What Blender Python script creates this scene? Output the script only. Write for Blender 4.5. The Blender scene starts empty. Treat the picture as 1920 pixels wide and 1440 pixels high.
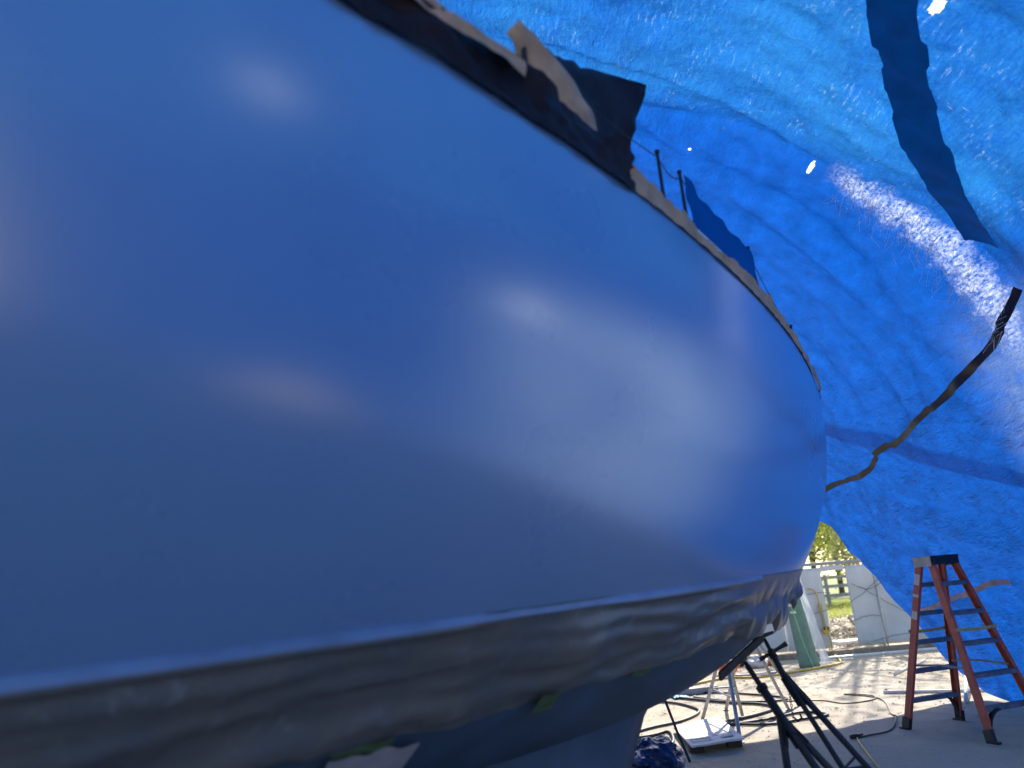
import bpy, math, random
from mathutils import Vector, Matrix, noise
random.seed(7)
sc = bpy.context.scene
R = math.radians

# ------------------------------------------------------------------ camera
PITCH, ROLL = R(16.1), R(4.6)
CAM = Vector((0, 0, 1.6))
fwd = Vector((0, math.cos(PITCH), math.sin(PITCH)))
r0 = Vector((1, 0, 0)); u0 = Vector((0, -math.sin(PITCH), math.cos(PITCH)))
rgt = math.cos(ROLL) * r0 - math.sin(ROLL) * u0
upv = math.sin(ROLL) * r0 + math.cos(ROLL) * u0
cd = bpy.data.cameras.new('camera'); co = bpy.data.objects.new('camera', cd)
sc.collection.objects.link(co); sc.camera = co
m = Matrix((rgt, upv, -fwd)).transposed().to_4x4(); m.translation = CAM
co.matrix_world = m
cd.sensor_width = 36; cd.lens = 26.2; cd.clip_start = 0.05; cd.clip_end = 2000
cd.dof.use_dof = True; cd.dof.focus_distance = 8.0; cd.dof.aperture_fstop = 26.2 / 24

# ------------------------------------------------------------------ light
SUN = Vector((0.6, 1.2, 1.0)).normalized()      # towards the sun
w = bpy.data.worlds.new('World'); sc.world = w; w.use_nodes = True
nt = w.node_tree; bg = nt.nodes['Background']
sky = nt.nodes.new('ShaderNodeTexSky'); sky.sky_type = 'NISHITA'; sky.sun_disc = False
sky.sun_elevation = math.asin(SUN.z); sky.sun_rotation = math.atan2(SUN.x, SUN.y)
sky.air_density = 1.0; sky.dust_density = 1.5
nt.links.new(sky.outputs[0], bg.inputs[0]); bg.inputs[1].default_value = 0.15
sd = bpy.data.lights.new('sun', 'SUN'); sd.energy = 5.0; sd.angle = R(0.53); sd.color = (1, .955, .88)
so = bpy.data.objects.new('sun', sd); sc.collection.objects.link(so)
so.rotation_euler = (-SUN).to_track_quat('-Z', 'Y').to_euler(); so.location = SUN * 40
vs = sc.view_settings; vs.view_transform = 'Standard'; vs.look = 'None'; vs.exposure = 1.0; vs.gamma = 1
vs.use_curve_mapping = False
sc.render.engine = 'CYCLES'; sc.cycles.use_denoising = True
sc.cycles.max_bounces = 10; sc.cycles.diffuse_bounces = 5; sc.cycles.glossy_bounces = 4
sc.cycles.transmission_bounces = 6; sc.cycles.transparent_max_bounces = 8
sc.cycles.sample_clamp_indirect = 6; sc.cycles.caustics_reflective = False

# ------------------------------------------------------------------ material helpers
class NT:
    def __init__(s, name):
        s.m = bpy.data.materials.new(name); s.m.use_nodes = True; s.t = s.m.node_tree
        s.t.nodes.clear(); s.out = s.n('ShaderNodeOutputMaterial')
    def n(s, typ, **kw):
        nd = s.t.nodes.new(typ)
        for k, v in kw.items(): setattr(nd, k, v)
        return nd
    def put(s, sock, v):
        if hasattr(v, 'is_output'): s.t.links.new(v, sock)
        else: sock.default_value = v
    def coord(s, which='Object', scale=(1, 1, 1), rot=(0, 0, 0)):
        tc = s.n('ShaderNodeTexCoord'); mp = s.n('ShaderNodeMapping')
        mp.inputs['Scale'].default_value = scale; mp.inputs['Rotation'].default_value = rot
        s.t.links.new(tc.outputs[which], mp.inputs['Vector']); return mp.outputs[0]
    def noise(s, vec, scale=5, detail=4, rough=.55, dist=0):
        nd = s.n('ShaderNodeTexNoise'); s.put(nd.inputs['Vector'], vec)
        nd.inputs['Scale'].default_value = scale; nd.inputs['Detail'].default_value = detail
        nd.inputs['Roughness'].default_value = rough; nd.inputs['Distortion'].default_value = dist
        return nd.outputs[0]
    def ramp(s, fac, a, b, ca=(0, 0, 0, 1), cb=(1, 1, 1, 1)):
        nd = s.n('ShaderNodeValToRGB'); s.put(nd.inputs[0], fac)
        nd.color_ramp.elements[0].position = a; nd.color_ramp.elements[0].color = ca
        nd.color_ramp.elements[1].position = b; nd.color_ramp.elements[1].color = cb
        return nd.outputs[0]
    def mix(s, fac, a, b, mode='MIX'):
        nd = s.n('ShaderNodeMix', data_type='RGBA', blend_type=mode)
        s.put(nd.inputs[0], fac); s.put(nd.inputs[6], a); s.put(nd.inputs[7], b); return nd.outputs[2]
    def math(s, op, a, b=0.0, c=0.0, clamp=False):
        nd = s.n('ShaderNodeMath', operation=op, use_clamp=clamp)
        s.put(nd.inputs[0], a); s.put(nd.inputs[1], b); s.put(nd.inputs[2], c); return nd.outputs[0]
    def sstep(s, x, a, b):
        nd = s.n('ShaderNodeMapRange', interpolation_type='SMOOTHSTEP')
        s.put(nd.inputs[0], x); nd.inputs[1].default_value = a; nd.inputs[2].default_value = b
        return nd.outputs[0]
    def bump(s, h, strength=.3, dist=.01, normal=None):
        nd = s.n('ShaderNodeBump'); s.put(nd.inputs['Height'], h)
        nd.inputs['Strength'].default_value = strength; nd.inputs['Distance'].default_value = dist
        if normal: s.put(nd.inputs['Normal'], normal)
        return nd.outputs[0]
    def pbsdf(s, col, rough=.5, metal=0, normal=None, spec=.5, **kw):
        nd = s.n('ShaderNodeBsdfPrincipled'); s.put(nd.inputs['Base Color'], col)
        s.put(nd.inputs['Roughness'], rough); s.put(nd.inputs['Metallic'], metal)
        nd.inputs['Specular IOR Level'].default_value = spec
        for k, v in kw.items(): s.put(nd.inputs[k.replace('_', ' ')], v)
        if normal: s.put(nd.inputs['Normal'], normal)
        return nd.outputs[0]
    def mixsh(s, fac, a, b):
        nd = s.n('ShaderNodeMixShader'); s.put(nd.inputs[0], fac); s.put(nd.inputs[1], a); s.put(nd.inputs[2], b)
        return nd.outputs[0]
    def done(s, sh):
        s.t.links.new(sh, s.out.inputs[0]); return s.m
def c4(c): return (c[0], c[1], c[2], 1)

def simple(name, col, rough=.5, metal=0, var=.25, scale=8, bump=.15, bscale=40, spec=.5, which='Object', bdist=.004):
    t = NT(name); v = t.coord(which)
    n1 = t.noise(v, scale, 5)
    dark = tuple(x * (1 - var) for x in col); lite = tuple(min(1, x * (1 + var)) for x in col)
    c = t.mix(t.ramp(n1, .3, .7), c4(dark), c4(lite))
    rr = t.math('MULTIPLY_ADD', n1, .25, rough - .12)
    b = t.bump(t.noise(v, bscale, 3), bump, bdist)
    return t.done(t.pbsdf(c, rr, metal, b, spec))

M = {}
# --- tarp: woven polyethylene, UV in metres (u along the tent, v up the wall from the ground)
def tarp_mat(name, base, faded, pale_on=True):
    t = NT(name); uv = t.coord('UV')
    sep = t.n('ShaderNodeSeparateXYZ'); t.put(sep.inputs[0], uv); u, v = sep.outputs[0], sep.outputs[1]
    big = t.noise(uv, .7, 4, .6, .6)
    mid = t.noise(uv, 5, 5, .65)
    fine = t.noise(uv, 34, 4, .7, .4)
    stu = t.noise(t.coord('UV', (6.5, 22, 1)), 1.6, 5, .7)      # short dashes along the weave
    stv = t.noise(t.coord('UV', (26, 3.2, 1)), 1.5, 4, .65)
    col = t.mix(t.ramp(mid, .3, .72), c4(base), c4(tuple(x * .55 for x in base)))
    if pale_on:
        # old sun-bleached roof panel: the tent's upper part up to the worn hoop line
        up = t.math('MULTIPLY', t.sstep(v, 3.9, 4.9), t.math('SUBTRACT', 1.0, t.sstep(t.math('ADD', u, t.math('MULTIPLY', big, .8)), 5.9, 6.5)))
        old = t.math('MULTIPLY', up, t.ramp(t.math('ADD', t.math('MULTIPLY', big, .6), t.math('MULTIPLY', stu, .5)), .38, .72))
        col = t.mix(t.math('MULTIPLY', old, .62), col, c4(faded))
        # pale area low on the wall, added so the hull reflects a broad glow
        bl = t.math('MULTIPLY', t.math('MULTIPLY', t.sstep(u, 1.6, 3.6), t.math('SUBTRACT', 1.0, t.sstep(u, 5.4, 7.2))), t.math('MULTIPLY', t.sstep(v, -.8, .6), t.math('SUBTRACT', 1.0, t.sstep(v, 3.0, 4.3))))
        col = t.mix(t.math('MULTIPLY', bl, t.ramp(t.math('ADD', t.math('MULTIPLY', big, .5), t.math('MULTIPLY', mid, .5)), .30, .62)), col, (.52, .70, .95, 1))
        # doubled seam
        sv = t.math('ABSOLUTE', t.math('SUBTRACT', t.math('ADD', v, t.math('MULTIPLY_ADD', mid, .10, -.05)), t.math('MULTIPLY_ADD', u, .49, -1.04)))
        seam = t.math('MULTIPLY', t.math('SUBTRACT', 1.0, t.sstep(sv, .09, .18)), t.sstep(u, 6.2, 7.0))
        col = t.mix(t.math('MULTIPLY', seam, .8), col, (.002, .035, .22, 1))
        # frayed band along the hoop
        wob = t.math('MULTIPLY_ADD', t.noise(uv, 3.6, 6, .75), .7, -.35)
        du = t.math('ABSOLUTE', t.math('SUBTRACT', t.math('ADD', u, wob), t.math('MULTIPLY_ADD', v, -.14, 6.74)))
        band = t.math('SUBTRACT', 1.0, t.sstep(du, .0, .22))
        rng = t.math('MULTIPLY', t.sstep(v, 3.3, 3.9), t.math('SUBTRACT', 1.0, t.sstep(v, 5.45, 5.8)))
        band = t.math('MULTIPLY', band, rng)
        fray = t.math('MULTIPLY', band, t.ramp(t.math('ADD', t.math('MULTIPLY', fine, .55), t.math('MULTIPLY', stu, .5)), .44, .62))
        # chafed flecks on the bleached part
        fl = t.math('MULTIPLY', t.math('MULTIPLY', up, t.ramp(stu, .57, .74)), t.ramp(t.noise(uv, 2.3, 5), .50, .62))
        fl2 = t.math('MULTIPLY', t.math('MULTIPLY', up, t.ramp(stv, .64, .74)), t.ramp(t.noise(uv, 2.5, 3), .54, .64))
        # bigger bare patches; last two are unseen, added to put highlights on the hull
        spots = None
        for (cu, cv, a, b) in ((3.94, 5.84, .07, .04), (6.05, 5.88, .07, .022), (6.27, 6.94, .018, .018),
                               (.35, 5.6, .26, .34), (2.95, 3.3, .36, .26)):
            q = t.math('ADD', t.math('POWER', t.math('ABSOLUTE', t.math('DIVIDE', t.math('SUBTRACT', u, cu), a)), 2.0),
                       t.math('POWER', t.math('ABSOLUTE', t.math('DIVIDE', t.math('SUBTRACT', v, cv), b)), 2.0))
            q = t.math('ADD', q, t.math('MULTIPLY_ADD', fine, 3.2, -1.6))
            k = t.math('SUBTRACT', 1.0, t.sstep(q, .55, 1.0))
            spots = k if spots is None else t.math('MAXIMUM', spots, k)
        pale = t.math('MAXIMUM', t.math('MAXIMUM', fray, spots), t.math('MAXIMUM', t.math('MULTIPLY', fl, .75), t.math('MULTIPLY', fl2, .75)), clamp=True)
        col = t.mix(pale, col, t.mix(spots, (.55, .62, .82, 1), (.72, .83, .97, 1)))
    crink = t.math('ADD', t.math('MULTIPLY', t.noise(uv, 7, 6, .72, 1.2), 1.3), t.math('MULTIPLY', fine, .35))
    crease = t.math('ABSOLUTE', t.math('SUBTRACT', t.noise(t.coord('UV', (1.5, 4, 1), (0, 0, .38)), 2.2, 5, .6, .5), .5))
    crink = t.math('ADD', crink, t.math('MULTIPLY', crease, -1.6))
    crink = t.math('ADD', crink, t.math('MULTIPLY', t.noise(uv, 20, 3, .6, 1.5), .30))
    nrm = t.bump(crink, 1.0, .16)
    df = t.n('ShaderNodeBsdfDiffuse'); t.put(df.inputs[0], t.mix(.35, col, c4((base[0], base[1] * 1.1, base[2] * .6)))); t.put(df.inputs['Normal'], nrm)
    tr = t.n('ShaderNodeBsdfTranslucent'); t.put(tr.inputs[0], col); t.put(tr.inputs['Normal'], nrm)
    gl = t.n('ShaderNodeBsdfGlossy'); gl.inputs['Roughness'].default_value = .38; gl.inputs[0].default_value = (.9, .92, 1, 1)
    t.put(gl.inputs['Normal'], nrm)
    sh = t.mixsh(t.math('MULTIPLY_ADD', spots, .33, .62) if pale_on else .62, df.outputs[0], tr.outputs[0])
    sh = t.mixsh(.05 if pale_on else .015, sh, gl.outputs[0])
    return t.done(sh)
M['tarp'] = tarp_mat('tarp_weave', (.004, .098, .50), (.035, .31, .70))
M['tarp_plain'] = tarp_mat('tarp_weave_plain', (.002, .17, .60), (.05, .4, .9), False)

def paint():
    t = NT('hull_paint'); v = t.coord('Object')
    n1 = t.noise(v, 1.3, 4); n2 = t.noise(v, 9, 4)
    c = t.mix(t.ramp(n1, .3, .7), (.12, .24, .50, 1), (.135, .26, .52, 1))
    rr = t.math('MULTIPLY_ADD', n1, .06, .25)
    return t.done(t.pbsdf(c, rr, 0, None, .7, Coat_Weight=1.0, Coat_Roughness=.21, Coat_IOR=2.1))
M['paint'] = paint()
M['bottom'] = simple('antifouling', (.045, .085, .15), .55, 0, .35, 3, .3, 30)
M['deckmat'] = simple('deck_gelcoat', (.55, .56, .55), .45)
def film():
    t = NT('masking_plastic'); v = t.coord('Object')
    n1 = t.noise(v, 2.2, 5, .6); n2 = t.noise(v, 11, 5, .65, .6)
    c = t.mix(t.ramp(n1, .38, .66), (.10, .105, .12, 1), (.16, .135, .12, 1))
    c = t.mix(t.ramp(n2, .58, .72), c, (.19, .20, .22, 1))
    return t.done(t.pbsdf(c, t.math('MULTIPLY_ADD', n2, .2, .22), 0, t.bump(n2, .3, .014), .8))
M['film'] = film()
M['darkfilm'] = simple('dark_plastic', (.016, .010, .015), .55, 0, .4, 4, .4, 16, bdist=.015, spec=.2)
M['paper'] = simple('kraft_paper', (.46, .31, .21), .85, 0, .25, 6, .5, 22, bdist=.012)
M['paper_pale'] = simple('pale_paper', (.42, .37, .42), .8, 0, .2, 6, .4, 20)
M['tapegreen'] = simple('green_tape', (.07, .12, .05), .6, 0, .15)
M['black'] = simple('black_plastic', (.012, .012, .016), .45, 0, .3, 12, .2)
M['blackmetal'] = simple('black_steel', (.018, .019, .024), .5, .2, .5, 14, .3, 60)
M['galv'] = simple('galvanised_steel', (.36, .36, .36), .6, .1, .25, 10, .2, 60)
M['fibre'] = simple('orange_fibreglass', (.42, .085, .055), .5, 0, .3, 9, .25, 60)
M['alu'] = simple('worn_aluminium', (.16, .18, .22), .5, .5, .3, 12, .25, 50)
M['sticker'] = simple('pale_sticker', (.55, .50, .46), .6, 0, .15)
M['strap'] = simple('yellow_webbing', (.42, .34, .16), .8, 0, .25, 20, .3, 80)
M['mauve'] = simple('worn_cloth_tape', (.25, .22, .30), .8, 0, .25, 10, .3, 40)
M['darktape'] = simple('dark_tape', (.010, .010, .022), .55, 0, .4, 12, .4, 40)
M['bluestrap'] = simple('navy_strap', (.003, .17, .50), .8, 0, .2, 6, .3, 30, spec=.1)  # blue of shadowed tarp, put into the strip's colour
M['tapelip'] = simple('masking_tape', (.16, .24, .42), .45, 0, .2, 5)
M['hose'] = simple('rubber_hose', (.045, .042, .038), .6, 0, .4, 30)
M['yellow'] = simple('yellow_plastic', (.62, .40, .05), .5, 0, .2)
M['palegreen'] = simple('green_cord', (.30, .50, .34), .6, 0, .2)
M['white'] = simple('white_sheet', (.62, .63, .64), .6, 0, .14, 1.3, .35, 6, bdist=.02)
M['whitepipe'] = simple('white_pipe', (.68, .68, .66), .45, 0, .15)
M['wood'] = simple('weathered_wood', (.30, .24, .18), .8, 0, .35, 12, .4, 50)
M['darkwood'] = simple('dark_wood', (.07, .05, .04), .85, 0, .4, 12, .4, 50)
M['ply'] = simple('plywood_pad', (.06, .05, .05), .8, 0, .4, 12, .4, 50)
M['wire'] = simple('dark_wire', (.05, .045, .045), .6, 0, .3)
M['bluebag'] = simple('blue_plastic', (.012, .035, .12), .35, 0, .4, 6, .4, 20, bdist=.015)
M['orange'] = simple('orange_plastic', (.62, .16, .05), .5, 0, .2)
M['bark'] = simple('bark', (.10, .075, .055), .9, 0, .4, 14, .6, 30, bdist=.02)
M['railgrey'] = simple('grey_rail', (.32, .32, .32), .7, 0, .2)
def board_mat():
    t = NT('printed_board'); v = t.coord('Object')
    n1 = t.noise(v, 7, 5); c = t.mix(t.ramp(n1, .3, .7), (.60, .56, .52, 1), (.68, .65, .62, 1))
    st = t.noise(v, 2.2, 5, .6, 1.0); c = t.mix(t.ramp(st, .60, .70), c, (.45, .36, .27, 1))
    return t.done(t.pbsdf(c, .75, 0, t.bump(n1, .2, .004)))
M['board'] = board_mat()
M['print'] = simple('grey_print', (.33, .34, .36), .7, 0, .2)
def green_panel():
    t = NT('green_panel'); v = t.coord('Object'); n = t.noise(v, 6, 5)
    c = t.mix(t.ramp(n, .3, .7), (.22, .33, .24, 1), (.30, .42, .31, 1))
    tr = t.n('ShaderNodeBsdfTranslucent'); t.put(tr.inputs[0], c)
    return t.done(t.mixsh(.35, t.pbsdf(c, .5, 0, t.bump(n, .2)), tr.outputs[0]))
M['gpanel'] = green_panel()
def clear_mat():
    t = NT('clear_sheet'); v = t.coord('Object'); n = t.noise(v, 8, 5)
    tp = t.n('ShaderNodeBsdfTransparent'); tr = t.n('ShaderNodeBsdfTranslucent'); tr.inputs[0].default_value = (.75, .8, .85, 1)
    a = t.mixsh(.45, t.pbsdf((.6, .65, .7, 1), .25, 0, t.bump(n, .6, .02)), tr.outputs[0])
    return t.done(t.mixsh(.6, tp.outputs[0], a))
M['clear'] = clear_mat()
def leaf_mat(name, a, b, tl=.55):
    t = NT(name); oi = t.n('ShaderNodeNewGeometry')
    rnd = oi.outputs['Random Per Island']
    c = t.mix(rnd, c4(a), c4(b))
    tr = t.n('ShaderNodeBsdfTranslucent'); t.put(tr.inputs[0], t.mix(.6, c, (.62, .72, .10, 1)))
    return t.done(t.mixsh(tl, t.pbsdf(c, .5), tr.outputs[0]))
M['leaf'] = leaf_mat('tree_leaf', (.06, .12, .02), (.14, .20, .035), .62)
M['leafgrey'] = leaf_mat('grey_leaf', (.16, .19, .14), (.26, .28, .22), .4)
M['dryleaf'] = leaf_mat('dry_leaf', (.22, .13, .06), (.48, .36, .22), .15)
M['pebblemat'] = leaf_mat('pebble', (.30, .25, .19), (.55, .49, .40), 0)
M['grassmat'] = leaf_mat('grass_blade', (.10, .14, .03), (.30, .28, .08), .4)

def ground_mat():
    t = NT('packed_sand'); tc = t.n('ShaderNodeNewGeometry'); v = tc.outputs['Position']
    sep = t.n('ShaderNodeSeparateXYZ'); t.put(sep.inputs[0], v)
    n0 = t.noise(v, .45, 5, .6); n1 = t.noise(v, 2.1, 6, .62, .5); n2 = t.noise(v, 14, 6, .7); n3 = t.noise(v, 70, 4, .7)
    c = t.mix(t.ramp(n1, .32, .68), (.41, .33, .225, 1), (.58, .475, .33, 1))
    c = t.mix(t.ramp(n0, .42, .64), c, (.42, .375, .305, 1))
    c = t.mix(t.ramp(n2, .60, .74), c, (.17, .145, .115, 1))
    c = t.mix(t.ramp(n3, .64, .74), c, (.12, .10, .085, 1))
    n4 = t.noise(v, 26, 3, .6); c = t.mix(t.ramp(n4, .68, .74), c, (.55, .51, .44, 1))
    # grass far beyond the fence, leaf litter right behind it
    yy = t.math('ADD', sep.outputs[1], t.math('MULTIPLY', t.math('SUBTRACT', n0, .5), 14))
    lit = t.mix(t.ramp(n2, .4, .6), (.30, .20, .12, 1), (.46, .37, .25, 1))
    c = t.mix(t.sstep(yy, 17.5, 19.5), c, lit)
    gr = t.mix(t.ramp(n1, .35, .65), (.13, .17, .04, 1), (.26, .26, .09, 1))
    c = t.mix(t.sstep(yy, 34, 40), c, gr)
    h = t.math('ADD', t.math('MULTIPLY', n2, .8), t.math('ADD', t.math('MULTIPLY', n3, .35), t.math('MULTIPLY', n1, 1.2)))
    return t.done(t.pbsdf(c, .9, 0, t.bump(h, .8, .03), .2))
M['ground'] = ground_mat()

# ------------------------------------------------------------------ mesh helpers
COL = sc.collection
def tag(o, label=None, cat=None, group=None, kind=None):
    if label: o['label'] = label
    if cat: o['category'] = cat
    if group: o['group'] = group
    if kind: o['kind'] = kind
    return o
def thing(name, loc, label, cat, group=None):
    o = bpy.data.objects.new(name, None); COL.objects.link(o); o.location = loc; o.empty_display_size = .1
    return tag(o, label, cat, group)
class MB:
    def __init__(s): s.v = []; s.f = []; s.uv = None
    def quadgrid(s, rows):
        o = len(s.v); n = len(rows[0])
        for r_ in rows: s.v += [tuple(p) for p in r_]
        for i in range(len(rows) - 1):
            for j in range(n - 1):
                a = o + i * n + j; s.f.append((a, a + 1, a + n + 1, a + n))
        return s
    def box(s, c, half, rot=None):
        o = len(s.v); c = Vector(c)
        for i in range(8):
            p = Vector(((1 if i & 1 else -1) * half[0], (1 if i & 2 else -1) * half[1], (1 if i & 4 else -1) * half[2]))
            if rot is not None: p = rot @ p
            s.v.append(tuple(c + p))
        for q in ((0, 2, 3, 1), (4, 5, 7, 6), (0, 1, 5, 4), (2, 6, 7, 3), (0, 4, 6, 2), (1, 3, 7, 5)): s.f.append(tuple(o + k for k in q))
        return s
    def bar(s, a, b, wx, wy, side=None):
        """rectangular bar from a to b, section wx (along side) by wy"""
        a = Vector(a); b = Vector(b); d = (b - a).normalized()
        sd_ = Vector(side) if side is not None else (Vector((0, 0, 1)) if abs(d.z) < .9 else Vector((1, 0, 0)))
        sd_ = (sd_ - d * sd_.dot(d)).normalized(); n_ = d.cross(sd_)
        rot = Matrix((sd_, n_, d)).transposed()
        return s.box((a + b) / 2, (wx / 2, wy / 2, (b - a).length / 2), rot)
    def tube(s, path, r, n=8):
        P_ = [Vector(p) for p in path]; o = len(s.v)
        d = (P_[1] - P_[0]).normalized()
        x = d.orthogonal().normalized()
        for i, p in enumerate(P_):
            if i == 0: d = P_[1] - P_[0]
            elif i == len(P_) - 1: d = P_[-1] - P_[-2]
            else: d = P_[i + 1] - P_[i - 1]
            d.normalize(); x = (x - d * x.dot(d))
            x = x.normalized() if x.length > 1e-6 else d.orthogonal().normalized()
            y = d.cross(x); rr = r[i] if isinstance(r, (list, tuple)) else r
            for k in range(n):
                a = 2 * math.pi * k / n; s.v.append(tuple(p + x * (rr * math.cos(a)) + y * (rr * math.sin(a))))
        for i in range(len(P_) - 1):
            for k in range(n):
                a = o + i * n + k; b = o + i * n + (k + 1) % n; s.f.append((a, b, b + n, a + n))
        s.f.append(tuple(o + k for k in reversed(range(n)))); e = o + (len(P_) - 1) * n
        s.f.append(tuple(e + k for k in range(n)))
        return s
    def build(s, name, mat, parent=None, smooth=False, bevel=0, solid=0, loc=None):
        me = bpy.data.meshes.new(name); vv = s.v
        base = Vector(parent.location) if parent is not None and parent.parent is None else Vector((0, 0, 0))
        if parent is not None and parent.parent is not None: base = Vector(parent.matrix_parent_base)
        if loc is not None: base = Vector(loc)
        me.from_pydata([tuple(Vector(p) - base) for p in vv], [], s.f); me.update()
        me.materials.append(mat)
        if smooth: me.polygons.foreach_set('use_smooth', [True] * len(me.polygons))
        if s.uv:
            lay = me.uv_layers.new(name='UVMap')
            for lp in me.loops: lay.data[lp.index].uv = s.uv[lp.vertex_index]
        o = bpy.data.objects.new(name, me); COL.objects.link(o)
        if parent is not None: o.parent = parent
        elif loc is not None: o.location = loc
        if solid:
            md = o.modifiers.new('thickness', 'SOLIDIFY'); md.thickness = solid; md.offset = 0
        if bevel:
            md = o.modifiers.new('bevel', 'BEVEL'); md.width = bevel; md.segments = 2; md.limit_method = 'ANGLE'
        return o
def sub(part, mb, name, mat, **kw):
    """sub-part: child of a part whose own parent is a thing (parts carry no offset of their own)"""
    base = part.parent.location if part.parent else part.location
    return mb_build_under(part, mb, name, mat, base, **kw)
def mb_build_under(part, mb, name, mat, base, **kw):
    o = mb.build(name, mat, None, loc=tuple(base), **kw); o.location = (0, 0, 0); o.parent = part; return o
def lerp(a, b, t): return a + (b - a) * t
def interp(x, xs, ys):
    if x <= xs[0]: return ys[0]
    for i in range(len(xs) - 1):
        if x <= xs[i + 1]: return lerp(ys[i], ys[i + 1], (x - xs[i]) / (xs[i + 1] - xs[i]))
    return ys[-1]
def sstep(x, a, b):
    t = min(1, max(0, (x - a) / (b - a))); return t * t * (3 - 2 * t)
def spline(P_, k=8):
    P_ = [Vector(p) for p in P_]; Q = [P_[0] * 2 - P_[1]] + P_ + [P_[-1] * 2 - P_[-2]]; out = []
    for i in range(1, len(Q) - 2):
        a, b, c, d = Q[i - 1:i + 3]
        for j in range(k):
            t = j / k
            out.append(.5 * (2 * b + (c - a) * t + (2 * a - 5 * b + 4 * c - d) * t * t + (3 * b - a - 3 * c + d) * t ** 3))
    out.append(P_[-1]); return out
def nz(x, y, z=0.): return noise.noise(Vector((x, y, z)))
def fbm(x, y, z=0., o=4): return noise.fractal(Vector((x, y, z)), 1.0, 2.0, o)

# ------------------------------------------------------------------ ground
g = MB(); n = 12
xs = [-900, -300, -100, -40, -15, 0, 15, 40, 100, 300, 900]
g.quadgrid([[(x, y, 0) for x in xs] for y in xs])
g.f = [tuple(reversed(f)) if False else f for f in g.f]
tag(g.build('ground', M['ground']), kind='structure')
# dips and crumbs: pebbles and dry leaves on the yard
def scatter(name, mat, label, cat, n_, area, size, flat, seed):
    rg = random.Random(seed); b = MB()
    for i in range(n_):
        x, y = area(rg); s = size * rg.uniform(.5, 1.6); a = rg.uniform(0, 6.28)
        ca, sa = math.cos(a) * s, math.sin(a) * s; h = s * rg.uniform(.2, .6) * flat + .004
        o = len(b.v)
        b.v += [(x + ca, y + sa, .002), (x - sa * .6, y + ca * .6, .002 + h * .3), (x - ca, y - sa, .002), (x + sa * .6, y - ca * .6, .002 + h * .2), (x, y, .004 + h)]
        b.f += [(o, o + 1, o + 4), (o + 1, o + 2, o + 4), (o + 2, o + 3, o + 4), (o + 3, o, o + 4)]
    return tag(b.build(name, mat), label, cat, kind='stuff')
scatter('pebbles', M['pebblemat'], 'small stones and crumbs strewn over the sandy yard', 'pebbles', 2600,
        lambda q: (q.uniform(.4, 8), q.uniform(5.5, 16.5)), .009, 1.0, 3)
scatter('yard_leaves', M['dryleaf'], 'dry leaves scattered on the sand before the fence', 'leaves', 500,
        lambda q: (q.uniform(1, 9), 17.2 - abs(q.gauss(0, 3.4))), .03, .5, 4)
scatter('leaf_litter', M['dryleaf'], 'brown leaf litter on the ground behind the white fence', 'leaf litter', 9000,
        lambda q: (q.uniform(5, 14), 18 + 14 * q.random() ** 1.4), .07, .8, 5)

# ------------------------------------------------------------------ sailboat
TH = R(42); AX = Vector((math.sin(TH), math.cos(TH), 0)); NX = Vector((math.cos(TH), -math.sin(TH), 0)); MID = -3.12
ZS = 3.325; SB = 8.84            # sheer height, stem position
def hb(s):
    if s < 1.3: return 1.637 * (1 - .35 * ((1.3 - s) / 5.5) ** 2)
    return 1.637 * (1 - min(1, (s - 1.3) / 7.544) ** 1.8955)
def zk(s):
    k = min(1, max(0, (s - 2.5955) / (SB - 2.5955))); return .7916 + (ZS - .7916) * k ** 3.075
def hull(s, t, side=1):
    u_ = min(1, max(0, (s - 1.3) / 7.544)); p = 2.0396 + .563 * u_; q = 1.844 - .023 * u_
    z = zk(s) + (ZS - zk(s)) * t
    wd = hb(s) * max(0, 1 - (1 - t) ** p) ** (1 / q)
    return AX * s + NX * (MID + side * wd) + Vector((0, 0, z))
def hnorm(s, t):
    e = .01; a = hull(s + e, t) - hull(s - e, t); t2 = min(.999, t + e); b = hull(s, t2) - hull(s, max(.001, t - e))
    return a.cross(b).normalized() * (1 if a.cross(b).dot(NX) > 0 else -1)
def zwl(s): return 1.50 + .026 * (s - .5)
def twl(s): return min(1, max(0, (zwl(s) - zk(s)) / (ZS - zk(s))))
boat = thing('sailboat', tuple(AX * 2 + NX * MID), 'large sailboat hull with glossy pale blue topsides propped on stands under the tarp', 'boat')
SS = [-4.2 + (SB - .002 + 4.2) * (i / 130) for i in range(131)]
hb_ = MB()
for sd_ in (1, -1):
    rows = []
    for s in SS:
        t0 = twl(s); rows.append([hull(s, lerp(t0, 1, j / 40), sd_) for j in range(41)])
    if sd_ == -1: rows = rows[::-1]
    hb_.quadgrid(rows)
hb_.f = [tuple(reversed(f)) for f in hb_.f]
hb_.build('topsides', M['paint'], boat, smooth=True)
bb = MB()
for sd_ in (1, -1):
    rows = []
    for s in SS:
        t0 = twl(s); rows.append([hull(s, t0 * (j / 24) ** 1.5, sd_) for j in range(25)])
    if sd_ == -1: rows = rows[::-1]
    bb.quadgrid(rows)
bb.f = [tuple(reversed(f)) for f in bb.f]
tag(bb.build('underwater_hull', M['bottom'], boat, smooth=True), 'dark blue-grey antifouled bottom of the hull')
tb = MB(); tb.quadgrid([[hull(-4.2, j / 30, 1) for j in range(31)], [hull(-4.2, j / 30, -1) for j in range(31)]])
tb.build('transom', M['paint'], boat, smooth=True)
db = MB(); db.quadgrid([[hull(s, 1, 1) * (1 - k) + hull(s, 1, -1) * k + Vector((0, 0, .01 + .22 * k * (1 - k) * hb(s) / 1.6)) for k in [i / 10 for i in range(11)]] for s in SS])
db.build('deck', M['deckmat'], boat, smooth=True)
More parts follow.
